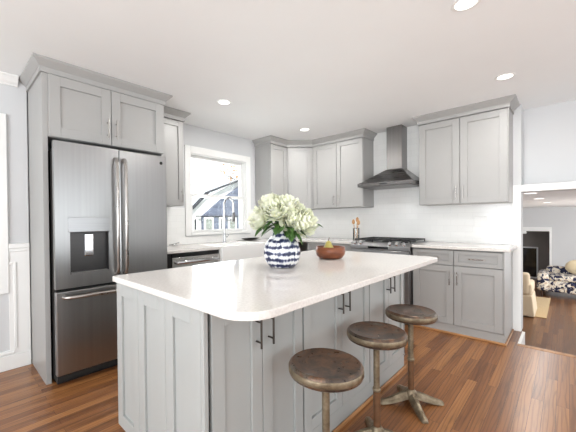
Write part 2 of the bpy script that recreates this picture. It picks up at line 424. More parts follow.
# window at the far left (only its casing shows)
wl = struct(thing('window_2', 'white window casing beside the wainscot at the left edge', 'window', (0, 0, 0)))
b = MB(); b.box(-4.08, -3.985, -0.125, -0.1, 0.643, 2.134); b.box(-5.15, -5.05, -0.125, -0.1, 0.643, 2.134); b.box(-5.05, -4.08, -0.125, -0.1, 2.04, 2.134); b.box(-5.05, -4.08, -0.125, -0.1, 0.643, 0.74)
b.build('window_casing', M['trim'], wl, 0.004)
b = MB(); b.box(-5.05, -5.0, 0, 0.04, 0.74, 2.04); b.box(-4.13, -4.08, 0, 0.04, 0.74, 2.04); b.box(-5.0, -4.13, 0, 0.04, 0.74, 0.79); b.box(-5.0, -4.13, 0, 0.04, 1.99, 2.04); b.box(-5.0, -4.13, 0, 0.04, 1.37, 1.42)
b.build('window_sash', M['trim'], wl, 0.003)
# wainscot: chair rail, white border, inner bead, baseboard, cornice
b = MB(); b.box(-3.985, -3.842, -0.128, -0.1, 1.015, 1.055); b.box(-3.985, -3.842, -0.118, -0.1, 0.985, 1.015)
struct(b.build('trim_1', M['trim'], bevel=0.005))
b = MB(); b.box(-3.985, -3.842, -0.112, -0.1, 0.12, 0.985); b.box(-7.45, -3.985, -0.112, -0.1, 0.0, 0.16)
struct(b.build('trim_2', M['trim'], bevel=0.002))
b = MB(); b.box(-3.955, -3.935, -0.122, -0.112, 0.17, 0.90); b.box(-3.985, -3.955, -0.122, -0.112, 0.88, 0.90)
b.box(-5.15, -3.955, -0.122, -0.112, 0.13, 0.15)
struct(b.build('trim_3', M['trim'], bevel=0.004))
b = MB(); b.box(-7.45, -3.842, -0.12, -0.1, 0, 0.12); struct(b.build('baseboard_left', M['trim'], bevel=0.003))
b = MB()
prof = [(-0.1, 2.385), (-0.112, 2.385), (-0.112, 2.395), (-0.135, 2.41), (-0.16, 2.44), (-0.175, 2.45), (-0.175, H - 0.0015), (-0.1, H - 0.0015)]
b.prism(prof, -7.45, -3.905, 'x'); struct(b.build('trim_4', M['trim']))
# opening to the family room: casing, landing skirt, nosing, steps
b = MB(); b.box(-0.025, 0, -3.104, -3.03, 0.0, 1.585); b.box(-0.025, 0, -4.2, -3.104, 1.512, 1.585); b.box(-0.025, 0, -4.28, -4.2, 0.0, 1.585)
struct(b.build('trim_5', M['trim'], bevel=0.004))
b = MB(); b.box(-0.478, 0, -3.135, -3.111, -0.6, -0.001); struct(b.build('trim_6', M['trim'], bevel=0.002))
b = MB(); b.box(-0.52, -0.455, -6.45, -3.112, -0.03, 0.004); struct(b.build('trim_7', M['shoe'], bevel=0.006))
b = MB()
for k in range(3): b.box(-0.48 + 0.26 * k, -0.48 + 0.26 * (k + 1) , -4.2, -3.137, -0.8, -0.2 * (k + 1))
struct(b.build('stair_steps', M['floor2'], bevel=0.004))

# family room shell
FZ, FC, FX = -0.8, 1.55, 8.8
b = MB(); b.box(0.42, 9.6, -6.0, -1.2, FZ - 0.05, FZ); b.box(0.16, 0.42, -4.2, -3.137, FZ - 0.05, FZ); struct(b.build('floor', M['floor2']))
b = MB(); b.box(0.42, 9.6, -6.0, -1.2, FC, FC + 0.1); struct(b.build('ceiling', M['ceiling']))
OY0, OY1, OZ = -3.066, -2.3, 0.80
b = MB(); b.box(FX, FX + 0.12, -6.0, OY0, FZ, FC); b.box(FX, FX + 0.12, OY1, -1.2, FZ, FC); b.box(FX, FX + 0.12, OY0, OY1, OZ, FC)
struct(b.build('wall_far', M['wall_gray']))
b = MB(); b.box(9.45, 9.6, -3.6, -1.6, FZ, FC); b.box(FX + .12, 9.45, -3.3, -3.2, FZ, FC); struct(b.build('wall_alcove', M['taupe']))
b = MB(); b.box(FX - 0.03, FX, OY0 - 0.05, OY0, FZ, OZ); b.box(FX - 0.03, FX, OY0 - 0.05, OY1, OZ, OZ + 0.13)
struct(b.build('trim_8', M['trim'], bevel=0.004))
b = MB(); b.box(0.42, 9.6, -1.2, -1.05, FZ, FC); b.box(0.42, 2.9, -6.15, -6.0, FZ, FC); b.box(7.1, 9.6, -6.15, -6.0, FZ, FC); b.box(2.9, 7.1, -6.15, -6.0, FZ, FZ + .5); b.box(2.9, 7.1, -6.15, -6.0, 1.42, FC)
struct(b.build('wall_family', M['wall_gray']))

# ------------------------------------------------------------------ cabinets
def shaker(mb, x0, x1, z0, z1, y=-0.02, st=0.062, rail=None, rec=0.012, t=0.02):
    rail = rail or st
    mb.box(x0, x0 + st, y, y + t, z0, z1); mb.box(x1 - st, x1, y, y + t, z0, z1)
    mb.box(x0 + st, x1 - st, y, y + t, z0, z0 + rail); mb.box(x0 + st, x1 - st, y, y + t, z1 - rail, z1)
    mb.box(x0 + st, x1 - st, y + rec, y + t, z0 + rail, z1 - rail)
def pull(mb, x, z, y=-0.02, L=0.15, vertical=True, r=0.0055, off=0.032):
    if vertical:
        mb.tube([(x, y - off, z - L / 2), (x, y - off, z + L / 2)], r)
        for s in (-1, 1): mb.tube([(x, y, z + s * L * 0.32), (x, y - off, z + s * L * 0.32)], r * 0.85, 8)
    else:
        mb.tube([(x - L / 2, y - off, z), (x + L / 2, y - off, z)], r)
        for s in (-1, 1): mb.tube([(x + s * L * 0.32, y, z), (x + s * L * 0.32, y - off, z)], r * 0.85, 8)
def fronts(root, lst, mat, st=0.062, hm='nickel', L=0.15):
    for kind, x0, x1, z0, z1, h in lst:
        b = MB()
        s = st if kind == 'door' else min(st, 0.042)
        shaker(b, x0, x1, z0, z1, st=s)
        o = b.build('door' if kind == 'door' else ('drawer' if kind == 'drawer' else 'end_panel'), mat, root, 0.0015, seg=1)
        if h:
            hb = MB()
            if kind == 'drawer': pull(hb, (x0 + x1) / 2, (z0 + z1) / 2, L=L, vertical=False)
            else: pull(hb, x0 + 0.032 if h[0] == 'L' else x1 - 0.032, h[1], L=L)
            hb.build('handle', M[hm], o, smooth=True, auto=0.8)
def sweep(path, prof, z_off=0.0):
    """moulding along an open path; outward is to the right of travel; prof = (offset, z)"""
    P = [Vector((x, y)) for x, y in path]; n = len(P); rings = []
    for i in range(n):
        dirs = []
        if i > 0: dirs.append((P[i] - P[i - 1]).normalized())
        if i < n - 1: dirs.append((P[i + 1] - P[i]).normalized())
        ns = [Vector((d.y, -d.x)) for d in dirs]
        if len(ns) == 2:
            bis = (ns[0] + ns[1]).normalized(); bis = bis / bis.dot(ns[0])
        else: bis = ns[0]
        rings.append([(P[i].x + bis.x * o, P[i].y + bis.y * o, z + z_off) for o, z in prof])
    return MB().loft(rings)
CROWN = [(-0.001, 2.362), (0.012, 2.362), (0.012, 2.402), (0.018, 2.406), (0.054, 2.440), (0.0596, 2.446), (0.0596, 2.4585), (-0.001, 2.4585)]

# tall cabinet around the refrigerator (end panels + upper doors)
FD = 0.635
c = thing('refrigerator_surround_cabinet', 'tall grey cabinet enclosing the steel refrigerator, two doors above it', 'cabinet', (-3.835, -FD, 0))
b = MB(); b.box(0, 0.035, 0, FD - 0.105, 0, 2.361); b.build('end_panel', M['cab'], c, 0.002)
b = MB(); b.box(0.96, 0.995, 0, FD - 0.002, 0, 2.361); b.build('end_panel', M['cab'], c, 0.002)
b = MB(); b.box(0.035, 0.96, 0.0, FD - 0.002, 1.884, 2.361); b.build('body', M['cab'], c, 0.001)
fronts(c, [('door', 0.042, 0.490, 1.887, 2.356, ('R', 2.02)), ('door', 0.496, 0.972, 1.887, 2.356, ('L', 2.02))], M['cab'], 0.075, L=0.16)
b = sweep([(0, FD - 0.1), (0, 0), (0.995, 0), (0.995, FD - 0.33 - 0.07)], CROWN); b.build('crown_molding', M['cab'], c)

c = thing('wall_cabinet', 'narrow grey upper cabinet between the refrigerator surround and the window', 'cabinet', (-2.838, -0.31, 0))
b = MB(); b.box(0, 0.398, 0, 0.308, 1.405, 2.361); b.build('body', M['cab'], c, 0.001)
fronts(c, [('door', 0.004, 0.394, 1.41, 2.356, ('R', 1.51))], M['cab'], 0.062, L=0.16)
b = sweep([(0.062, -0.02), (0.398, -0.02), (0.398, 0.308)], CROWN); b.build('crown_molding', M['cab'], c)

# corner group of three uppers
c = thing('wall_cabinet', 'grey upper cabinet just right of the sink window, one narrow door', 'cabinet', (-0.983, -0.31, 0))
b = MB(); b.box(0, 0.373, 0, 0.308, 1.405, 2.361); b.build('body', M['cab'], c, 0.001)
fronts(c, [('door', 0.004, 0.362, 1.41, 2.356, ('L', 1.51))], M['cab'])
c = thing('corner_wall_cabinet', 'grey diagonal corner upper cabinet between the two neighbouring uppers', 'cabinet', (-0.61, -0.31, 0))
b = MB(); b.prism([(0.001, -0.0), (0.001, 0.308), (0.608, 0.308), (0.608, -0.298), (0.30, -0.298)], 1.405, 2.361); b.build('body', M['cab'], c, 0.001)
L45 = math.hypot(0.3, 0.298)
b = MB(); shaker(b, 0.035, L45 - 0.035, 1.41, 2.356)
o = b.build('door', M['cab'], c, 0.0015, seg=1, loc=(0.001, 0.0, 0)); o.rotation_euler = (0, 0, -PI / 4)
b = MB(); pull(b, 0.068, 1.51); b.build('handle', M['nickel'], o, smooth=True, auto=0.8)
c = thing('wall_cabinet', 'grey double door upper cabinet left of the range hood', 'cabinet', (-0.31, -0.612, 0), -PI / 2)
b = MB(); b.box(0, 0.838, 0, 0.308, 1.405, 2.361); b.build('body', M['cab'], c, 0.001)
fronts(c, [('door', 0.012, 0.418, 1.41, 2.356, ('R', 1.52)), ('door', 0.424, 0.832, 1.41, 2.356, ('L', 1.52))], M['cab'])
b = sweep([(-0.983, -0.002), (-0.983, -0.33), (-0.618, -0.33), (-0.33, -0.618), (-0.33, -1.45), (-0.009, -1.45)], CROWN)
o = b.build('crown_molding', M['cab']); tag(o, 'grey crown moulding running around the corner upper cabinets', 'moulding')

c = thing('wall_cabinet', 'grey double door upper cabinet right of the range hood', 'cabinet', (-0.31, -2.17, 0), -PI / 2)
b = MB(); b.box(0, 0.866, 0, 0.308, 1.395, 2.361); b.box(0.858, 0.866, -0.02, 0, 1.395, 2.361); b.build('body', M['cab'], c, 0.001)
fronts(c, [('door', 0.004, 0.428, 1.40, 2.356, ('R', 1.525)), ('door', 0.434, 0.856, 1.40, 2.356, ('L', 1.525))], M['cab'], 0.07)
b = sweep([(0, 0.30), (0, -0.02), (0.866, -0.02), (0.866, 0.308)], CROWN); b.build('crown_molding', M['cab'], c)

# base cabinets
c = thing('base_cabinet', 'grey base cabinet right of the range, two drawers over two doors', 'cabinet', (-0.59, -2.185, 0), -PI / 2)
b = MB(); b.box(0, 0.835, 0.03, 0.588, 0.1, 0.904); b.box(0, 0.845, -0.01, 0.588, 0.0, 0.10); b.box(0.835, 0.845, -0.02, 0.588, 0.1, 0.904); b.build('body', M['cab'], c, 0.001)
fronts(c, [('drawer', 0.004, 0.413, 0.736, 0.893, 'H'), ('drawer', 0.419, 0.832, 0.736, 0.893, 'H'),
           ('door', 0.004, 0.413, 0.105, 0.729, ('R', 0.60)), ('door', 0.419, 0.832, 0.105, 0.729, ('L', 0.60))], M['cab'], 0.068)
b = MB(); b.box(-0.0, 0.860, -0.026, -0.011, 0, 0.022); b.box(0.846, 0.860, -0.011, 0.55, 0, 0.022); b.build('shoe_molding', M['shoe'], c, 0.005)
c = thing('base_cabinet', 'grey base cabinet left of the range with a drawer above', 'cabinet', (-0.59, -0.70, 0), -PI / 2)
b = MB(); b.box(0, 0.715, 0, 0.588, 0.1, 0.904); b.box(0, 0.715, 0.06, 0.55, 0, 0.1); b.build('body', M['cab'], c, 0.001)
fronts(c, [('drawer', 0.004, 0.711, 0.736, 0.893, 'H'), ('door', 0.004, 0.355, 0.105, 0.729, ('R', 0.60)), ('door', 0.361, 0.711, 0.105, 0.729, ('L', 0.60))], M['cab'])
c = thing('base_cabinet', 'grey base cabinet in the corner right of the farmhouse sink', 'cabinet', (-1.366, -0.59, 0))
b = MB(); b.box(0, 0.66, 0, 0.588, 0.1, 0.904); b.box(0, 0.66, 0.06, 0.55, 0, 0.1); b.build('body', M['cab'], c, 0.001)
fronts(c, [('drawer', 0.004, 0.656, 0.736, 0.893, 'H'), ('door', 0.004, 0.327, 0.105, 0.729, ('R', 0.60)), ('door', 0.333, 0.656, 0.105, 0.729, ('L', 0.60))], M['cab'])
c = thing('sink_base_cabinet', 'grey base cabinet under the farmhouse sink', 'cabinet', (-2.163, -0.59, 0))
b = MB(); b.box(0, 0.794, 0, 0.588, 0.1, 0.66); b.box(0, 0.794, 0.06, 0.55, 0, 0.1); b.build('body', M['cab'], c, 0.001)
fronts(c, [('door', 0.004, 0.394, 0.105, 0.655, ('R', 0.54)), ('door', 0.40, 0.79, 0.105, 0.655, ('L', 0.54))], M['cab'])

# dishwasher
d = thing('dishwasher', 'stainless steel dishwasher under the counter beside the refrigerator', 'dishwasher', (-2.80, -0.60, 0))
b = MB(); b.box(0.0, 0.632, 0.0, 0.58, 0.02, 0.904); b.build('body', M['gap'], d)
b = MB(); b.box(0.035, 0.628, -0.025, 0, 0.12, 0.860); b.build('door', M['steelbright'], d, 0.004)
b = MB(); b.box(0.035, 0.628, -0.012, 0, 0.861, 0.902); b.build('control_strip', M['blackgloss'], d, 0.002)
b = MB(); b.tube([(0.07, -0.026, 0.81), (0.075, -0.055, 0.81), (0.33, -0.06, 0.81), (0.588, -0.055, 0.81), (0.593, -0.026, 0.81)], 0.016); b.build('handle', M['chrome'], d, smooth=True)

# worktops
b = MB(); b.prism([(-2.838, -0.009), (-2.838, -0.64), (-2.168, -0.64), (-2.168, -0.2), (-1.368, -0.2), (-1.368, -0.64), (-0.64, -0.64), (-0.64, -1.424), (-0.009, -1.424), (-0.009, -0.009)], 0.906, 0.937)
o = b.build('worktop', M['quartz'], bevel=0.004); tag(o, 'white quartz worktop around the sink and corner, left of the range', 'worktop')
b = MB(); b.prism([(-0.64, -2.187), (-0.64, -3.075), (-0.027, -3.075), (-0.027, -3.0285), (-0.009, -3.0285), (-0.009, -2.187)], 0.906, 0.937)
o = b.build('worktop', M['quartz'], bevel=0.004); tag(o, 'white quartz worktop on the base cabinet right of the range', 'worktop')

# farmhouse sink
b = MB()
X0, X1, Y0, Y1 = -2.165, -1.371, -0.665, -0.203
b.box(X0, X1, Y0, Y0 + 0.03, 0.665, 0.941); b.box(X0, X1, Y1 - 0.025, Y1, 0.665, 0.934)
b.box(X0, X0 + 0.025, Y0 + 0.03, Y1 - 0.025, 0.665, 0.937); b.box(X1 - 0.025, X1, Y0 + 0.03, Y1 - 0.025, 0.665, 0.937); b.box(X0 + .025, X1 - .025, Y0 + .03, Y1 - .025, 0.665, 0.69)
o = b.build('farmhouse_sink', M['sinkwhite'], bevel=0.006); tag(o, 'white apron front farmhouse sink under the window', 'sink')

# faucet
f = thing('kitchen_faucet', 'tall chrome gooseneck faucet behind the sink in front of the window', 'faucet', (-1.705, -0.13, 0.937))
b = MB(); b.lathe([(0.03, 0), (0.03, 0.008), (0.021, 0.014), (0.019, 0.12), (0.017, 0.13)]); b.build('base', M['chrome'], f, smooth=True, auto=0.6)
pts = [(0, 0, 0.12), (0, 0, 0.52)]
for k in range(1, 13):
    a = PI * k / 12; pts.append((0.03 * (1 - math.cos(a)), -0.062 * (1 - math.cos(a)), 0.50 + 0.1 * math.sin(a)))
e = pts[-1]; pts += [(e[0], e[1], 0.40)]
b = MB(); b.tube(pts, 0.0125, 14); b.build('spout', M['chrome'], f, smooth=True, auto=0.9)
b = MB(); b.lathe([(0.014, 0.0), (0.02, 0.01), (0.022, 0.09), (0.016, 0.13)], (e[0], e[1], 0.275)); b.build('spray_head', M['steeldark'], f, smooth=True, auto=0.8)
b = MB(); b.tube([(0, 0, 0.30), (e[0], e[1], 0.30)], 0.006); b.build('dock_arm', M['chrome'], f, smooth=True, auto=0.8)
b = MB(); b.tube([(0.015, 0, 0.07), (0.05, 0.0, 0.075), (0.085, -0.005, 0.11)], [0.009, 0.007, 0.005]); b.build('lever', M['chrome'], f, smooth=True, auto=0.8)

# small things along the sink counter
b = MB(); b.lathe([(0.05, 0.0), (0.085, 0.018), (0.105, 0.032), (0.10, 0.034), (0.08, 0.022), (0.045, 0.008)], n=36)
o = b.build('dish', M['blackgloss'], smooth=True, auto=0.7, loc=(-1.19, -0.10, 0.937)); o.scale = (1.7, 0.6, 1)
tag(o, 'shallow black dish on the counter right of the sink', 'dish')

b = MB(); b.tube([(-0.07, 0.02, 0.006), (-0.03, -0.015, 0.012), (0.01, -0.01, 0.022), (0.05, 0.0, 0.034), (0.062, 0.012, 0.026), (0.03, 0.03, 0.016), (-0.02, 0.025, 0.012), (-0.065, -0.02, 0.006)], [0.005, 0.006, 0.007, 0.008, 0.007, 0.006, 0.005, 0.004], 8)
o = b.build('counter_ornament', M['chrome'], smooth=True, loc=(-2.40, -0.05, 0.937)); tag(o, 'small twisted silver ornament on the counter next to the refrigerator', 'ornament')

# ------------------------------------------------------------------ refrigerator
r = thing('refrigerator', 'stainless french door refrigerator with water dispenser inside the grey surround', 'refrigerator', (-3.795, -0.78, 0))
FW = 0.893
b = MB(); b.box(0.012, FW - 0.012, 0.055, 0.72, 0.03, 1.79); b.build('body', M['gap'], r, 0.004)
b = MB(); b.box(0.02, FW - 0.02, 0.09, 0.6, 0.0, 0.075); b.build('kick_grille', M['black'], r)
SP = 0.462
DX0, DX1, DZ0, DZ1, DZT = 0.085, 0.385, 0.835, 1.155, 1.27
b = MB()
x0, x1, z0, z1 = 0.0, SP - 0.003, 0.735, 1.832
rx0, rx1 = DX0 + 0.012, DX1 - 0.012
b.box(x0, rx0, 0, 0.05, z0, z1); b.box(rx1, x1, 0, 0.05, z0, z1); b.box(rx0, rx1, 0, 0.05, z0, DZ0); b.box(rx0, rx1, 0, 0.05, DZ1, z1)
ld = b.build('door', M['steel'], r)
b = MB(); b.box(DX0, DX1, -0.006, 0.004, DZ1, DZT); b.build('dispenser_panel', M['steelh'], ld, 0.003)
b = MB(); b.box(rx0, rx1, 0.043, 0.049, DZ0, DZ1); b.box(rx0, rx0 + .004, 0.0, 0.043, DZ0, DZ1); b.box(rx1 - .004, rx1, 0.0, 0.043, DZ0, DZ1); b.box(rx0 + .004, rx1 - .004, 0.0, 0.043, DZ1 - .004, DZ1); b.build('dispenser_recess', M['recess'], ld)
b = MB(); b.box(0.20, 0.265, 0.022, 0.036, 0.965, 1.14); b.build('dispenser_paddle', M['chrome'], ld, 0.006)
b = MB(); b.box(rx0, rx1, 0.0, 0.043, DZ0, DZ0 + 0.012); b.build('drip_tray', M['steelh'], ld, 0.003)
b = MB(); b.box(SP + 0.003, FW, 0, 0.05, 0.735, 1.832); rd = b.build('door', M['steel'], r, 0.008, seg=3)
b = MB(); b.box(0, FW, 0, 0.05, 0.092, 0.714); fd = b.build('freezer_drawer', M['steel'], r, 0.008, seg=3)
def bow(x, z0, z1, o=0.055):
    return [(x, 0.0, z0), (x, -0.03, z0 + 0.004), (x, -o, z0 + 0.05), (x, -o - 0.006, (z0 + z1) / 2), (x, -o, z1 - 0.05), (x, -0.03, z1 - 0.004), (x, 0.0, z1)]
b = MB(); b.tube(bow(SP - 0.034, 0.80, 1.75), 0.014, 12); b.build('handle', M['nickel'], ld, smooth=True, auto=1.0)
b = MB(); b.tube(bow(SP + 0.034, 0.80, 1.75), 0.014, 12); b.build('handle', M['nickel'], rd, smooth=True, auto=1.0)
b = MB(); b.tube([(0.05, 0.0, 0.672), (0.054, -0.03, 0.672), (0.10, -0.05, 0.672), (FW / 2, -0.057, 0.672), (FW - 0.10, -0.05, 0.672), (FW - 0.054, -0.03, 0.672), (FW - 0.05, 0.0, 0.672)], 0.014, 12)
b.build('handle', M['nickel'], fd, smooth=True, auto=1.0)
b = MB(); b.lathe([(0.014, 0), (0.014, 0.003)], n=20); o = b.build('badge', M['blackgloss'], rd, loc=(FW - 0.055, 0.0, 1.765)); o.rotation_euler = (PI / 2, 0, 0)

# ------------------------------------------------------------------ range and hood
g = thing('gas_range', 'stainless slide-in gas range with black grates under the hood', 'range', (-0.655, -1.431, 0.018), -PI / 2)
RW = 0.748
b = MB(); b.box(0, RW, 0.02, 0.64, 0.0, 0.905); b.box(0.02, RW - .02, 0.05, 0.6, -0.018, 0.0); b.build('body', M['steeldark'], g, 0.002)
b = MB(); b.box(0.0, RW, 0.03, 0.64, 0.905, 0.922); b.build('cooktop', M['steelh'], g, 0.004)
b = MB(); b.prism([(-0.02, 0.845), (0.06, 0.845), (0.06, 0.918), (0.03, 0.925), (-0.02, 0.885)], 0.0, RW, 'x')
cp = b.build('control_panel', M['steelh'], g, 0.003)
b = MB(); b.box(0.25, 0.50, -0.024, -0.02, 0.852, 0.88); b.build('display', M['blackgloss'], cp)
for x in (0.07, 0.15, 0.52, 0.60, 0.68):
    b = MB(); b.lathe([(0.026, 0), (0.026, 0.01), (0.021, 0.032), (0.0205, 0.035)], n=20)
    o = b.build('knob', M['chrome'], cp, smooth=True, auto=0.6, loc=(x, 0.004, 0.905)); o.rotation_euler = (0.9, 0, 0)
b = MB(); b.box(0.008, RW - 0.008, -0.022, 0.02, 0.20, 0.838); od = b.build('oven_door', M['steelh'], g, 0.004)
b = MB(); b.box(0.10, RW - 0.10, -0.026, -0.022, 0.32, 0.70); b.build('oven_window', M['blackgloss'], od, 0.002)
b = MB(); b.tube([(0.05, -0.022, 0.785), (0.055, -0.07, 0.785), (RW - 0.055, -0.07, 0.785), (RW - 0.05, -0.022, 0.785)], 0.013, 12); b.build('handle', M['chrome'], od, smooth=True, auto=0.9)
b = MB(); b.box(0.008, RW - 0.008, -0.018, 0.02, 0.04, 0.195); b.build('drawer', M['steelh'], g, 0.003)
for k in range(3):
    x0 = 0.03 + k * 0.232; x1 = x0 + 0.224; ya, yb = 0.085, 0.60
    b = MB(); z = 0.958; t = 0.011
    for (p, q) in (((x0, ya), (x1, ya)), ((x0, yb), (x1, yb)), ((x0, ya), (x0, yb)), ((x1, ya), (x1, yb)), ((x0, (ya + yb) / 2), (x1, (ya + yb) / 2)), (((x0 + x1) / 2, ya), ((x0 + x1) / 2, yb)),
                   ((x0, ya + .13), (x1, ya + .13)), ((x0, yb - .13), (x1, yb - .13))):
        b.box(min(p[0], q[0]) - t / 2, max(p[0], q[0]) + t / 2, min(p[1], q[1]) - t / 2, max(p[1], q[1]) + t / 2, z - t, z + 0.004)
    for px in (x0, x1):
        for py in (ya, yb): b.box(px - t / 2, px + t / 2, py - t / 2, py + t / 2, 0.922, z - t)
    b.build('grate', M['black'], g, 0.002, seg=1)
    for yy in (ya + .13, yb - .13):
        b = MB(); b.lathe([(0.045, 0.922), (0.045, 0.932), (0.03, 0.937)], ((x0 + x1) / 2, yy, 0), n=20); b.build('burner', M['black'], g, smooth=True, auto=0.6)

h = thing('range_hood', 'stainless pyramid chimney range hood on the tiled wall', 'range hood', (-0.009, -1.455, 0), -PI / 2)
HW = 0.70
b = MB(); b.box(0, HW, -0.495, 0, 1.655, 1.70); b.build('lip', M['hoodsteel'], h, 0.003)
cx0, cx1, cd = 0.262, 0.470, 0.19
b = MB(); b.loft([[(0.004, -0.491, 1.70), (HW - 0.004, -0.491, 1.70), (HW - 0.004, 0, 1.70), (0.004, 0, 1.70)],
                  [(cx0, -cd, 1.895), (cx1, -cd, 1.895), (cx1, 0, 1.895), (cx0, 0, 1.895)]])
b.build('canopy', M['hoodsteel'], h, 0.002)
b = MB(); b.box(cx0 + .004, cx1 - .004, -cd + .004, 0, 1.895, H - 0.001); b.build('chimney', M['hoodsteel2'], h, 0.002)
b = MB(); b.box(0.03, HW - 0.03, -0.46, -0.03, 1.648, 1.655); b.build('filter', M['steeldark'], h)
b = MB(); b.box(0.30, 0.40, -0.4965, -0.495, 1.67, 1.685); b.build('button_strip', M['black'], h)

# utensil holder with wooden spoons
u = thing('utensil_holder', 'clear glass jar on the counter left of the range', 'jar', (-0.27, -1.31, 0.937))
b = MB(); b.lathe([(0.044, 0.0), (0.044, 0.17), (0.041, 0.17), (0.041, 0.006)], n=28); b.build('jar_glass', M['glass'], u, smooth=True, auto=0.6)
b = MB(); b.lathe([(0.0455, 0.165), (0.0455, 0.172), (0.040, 0.172), (0.040, 0.165)], n=28); b.build('rim', M['steeldark'], u, smooth=True, auto=0.6)
b = MB(); b.lathe([(0.0455, 0.0), (0.0455, 0.008), (0.02, 0.0085), (0.02, 0.0)], n=28); b.build('base', M['steeldark'], u, smooth=True, auto=0.6)
LB = ['wooden spoon leaning left in the glass jar by the range', 'wooden spoon upright and tallest in the glass jar by the range', 'wooden spoon leaning right in the glass jar by the range']
for k, (dx, dy, lean, hh) in enumerate(((0.0, 0.016, (0.0, 0.025), 0.27), (0.012, -0.002, (0.02, 0.0), 0.30), (-0.006, -0.017, (0.0, -0.022), 0.26))):
    b = MB(); b.tube([(0, 0, 0), (lean[0] * .7, lean[1] * .7, hh - 0.06)], 0.0055, 8)
    b.blob((lean[0], lean[1], hh - 0.02), 0.034, 2, 0, (0.45, 0.7, 1.1))
    o = b.build('wooden_spoon', M['spoon'], smooth=True, loc=(-0.27 + dx, -1.31 + dy, 0.9465)); tag(o, LB[k], 'spoon', 'wooden spoons in the jar')

# outlet plate on the tile
o = thing('outlet_plate', 'white outlet plate on the tile right of the range', 'outlet', (-0.008, -2.74, 1.19), -PI / 2)
b = MB(); b.box(-0.06, 0.06, -0.006, 0, -0.06, 0.06); b.build('plate', M['plastic'], o, 0.003)
for x in (-0.024, 0.024):
    b = MB(); b.box(x - 0.017, x + 0.017, -0.009, -0.006, -0.034, 0.034); b.build('socket', M['plastic'], o, 0.002)

# ------------------------------------------------------------------ island
IZ = 0.933
IX0, IX1, IYN, IYF = -3.718, -1.684, -2.754, -1.660
BX0, BX1, BYN, BYF = -3.702, -1.727, -2.502, -1.680
isl = thing('kitchen_island', 'grey panelled kitchen island with cupboard doors under a white top', 'island', (BX0, BYN, 0))
LW = BX1 - BX0; LD = BYF - BYN
b = MB(); b.box(0.02, LW, 0.045, LD - 0.001, 0.115, IZ - 0.0305); b.box(0.07, LW, 0.0205, LD - .06, 0.0, 0.115); b.box(LW - 0.02, LW, 0.0, 0.045, 0.115, IZ - 0.0305); b.build('body', M['island'], isl, 0.001)
b = MB(); b.box(0.03, LW, 0.006, 0.02, 0.022, 0.118); b.build('toe_board', M['island'], isl, 0.001)
b = MB(); b.box(0.03, LW + 0.012, -0.008, 0.0055, 0, 0.024); b.build('shoe_molding', M['shoe'], isl, 0.005)
# corner stile at the near end
b = MB(); b.box(0.0, 0.02, 0.0, 0.02, 0.115, IZ - 0.0305); b.build('corner_stile', M['island'], isl, 0.002)
# long side: three pairs of doors (front face at local y = 0)
ksc = lambda x: (-4.3654 + (x + 4.3654) * 0.939) - BX0
pairs = [(ksc(-3.652) + 0.03, ksc(-3.33), ksc(-3.022)), (ksc(-3.008), ksc(-2.611), ksc(-2.236)), (ksc(-2.222), ksc(-1.894), ksc(-1.56))]
for a, mm, z in pairs:
    for (x0, x1, side) in ((a, mm - 0.002, 'R'), (mm + 0.002, z, 'L')):
        b = MB(); shaker(b, x0, x1, 0.125, IZ - 0.05, y=0.0, st=0.062)
        o = b.build('door', M['island'], isl, 0.0015, seg=1)
        hb = MB(); pull(hb, x1 - 0.036 if side == 'R' else x0 + 0.036, 0.755, y=0.0, L=0.135, r=0.005)
        hb.build('handle', M['bronze'], o, smooth=True, auto=0.8)
# left end: three shaker panels facing -x
ey = [0.02, 0.02 + (LD - 0.02) / 3, 0.02 + 2 * (LD - 0.02) / 3, LD]
for k in range(3):
    b = MB(); w = ey[k + 1] - ey[k]
    shaker(b, 0.0015, w - 0.0015, 0.115, IZ - 0.0305, y=0.0, st=0.062, rail=0.07)
    o = b.build('end_panel', M['island'], isl, 0.0015, seg=1, loc=(0.0, ey[k + 1], 0)); o.rotation_euler = (0, 0, -PI / 2)
# top
def rrect(x0, x1, y0, y1, rads, n=10):
    P = []
    for (cx, cy, a0, r) in ((x1 - rads[0], y0 + rads[0], -PI / 2, rads[0]), (x1 - rads[1], y1 - rads[1], 0, rads[1]), (x0 + rads[2], y1 - rads[2], PI / 2, rads[2]), (x0 + rads[3], y0 + rads[3], PI, rads[3])):
        for k in range(n + 1):
            a = a0 + PI / 2 * k / n; P.append((cx + r * math.cos(a), cy + r * math.sin(a)))
    return P
b = MB(); b.prism(rrect(IX0, IX1, IYN, IYF, (0.07, 0.012, 0.012, 0.13)), IZ - 0.03, IZ)
o = b.build('island_worktop', M['quartz'], bevel=0.004); tag(o, 'long white quartz worktop with rounded corners on the island', 'worktop')

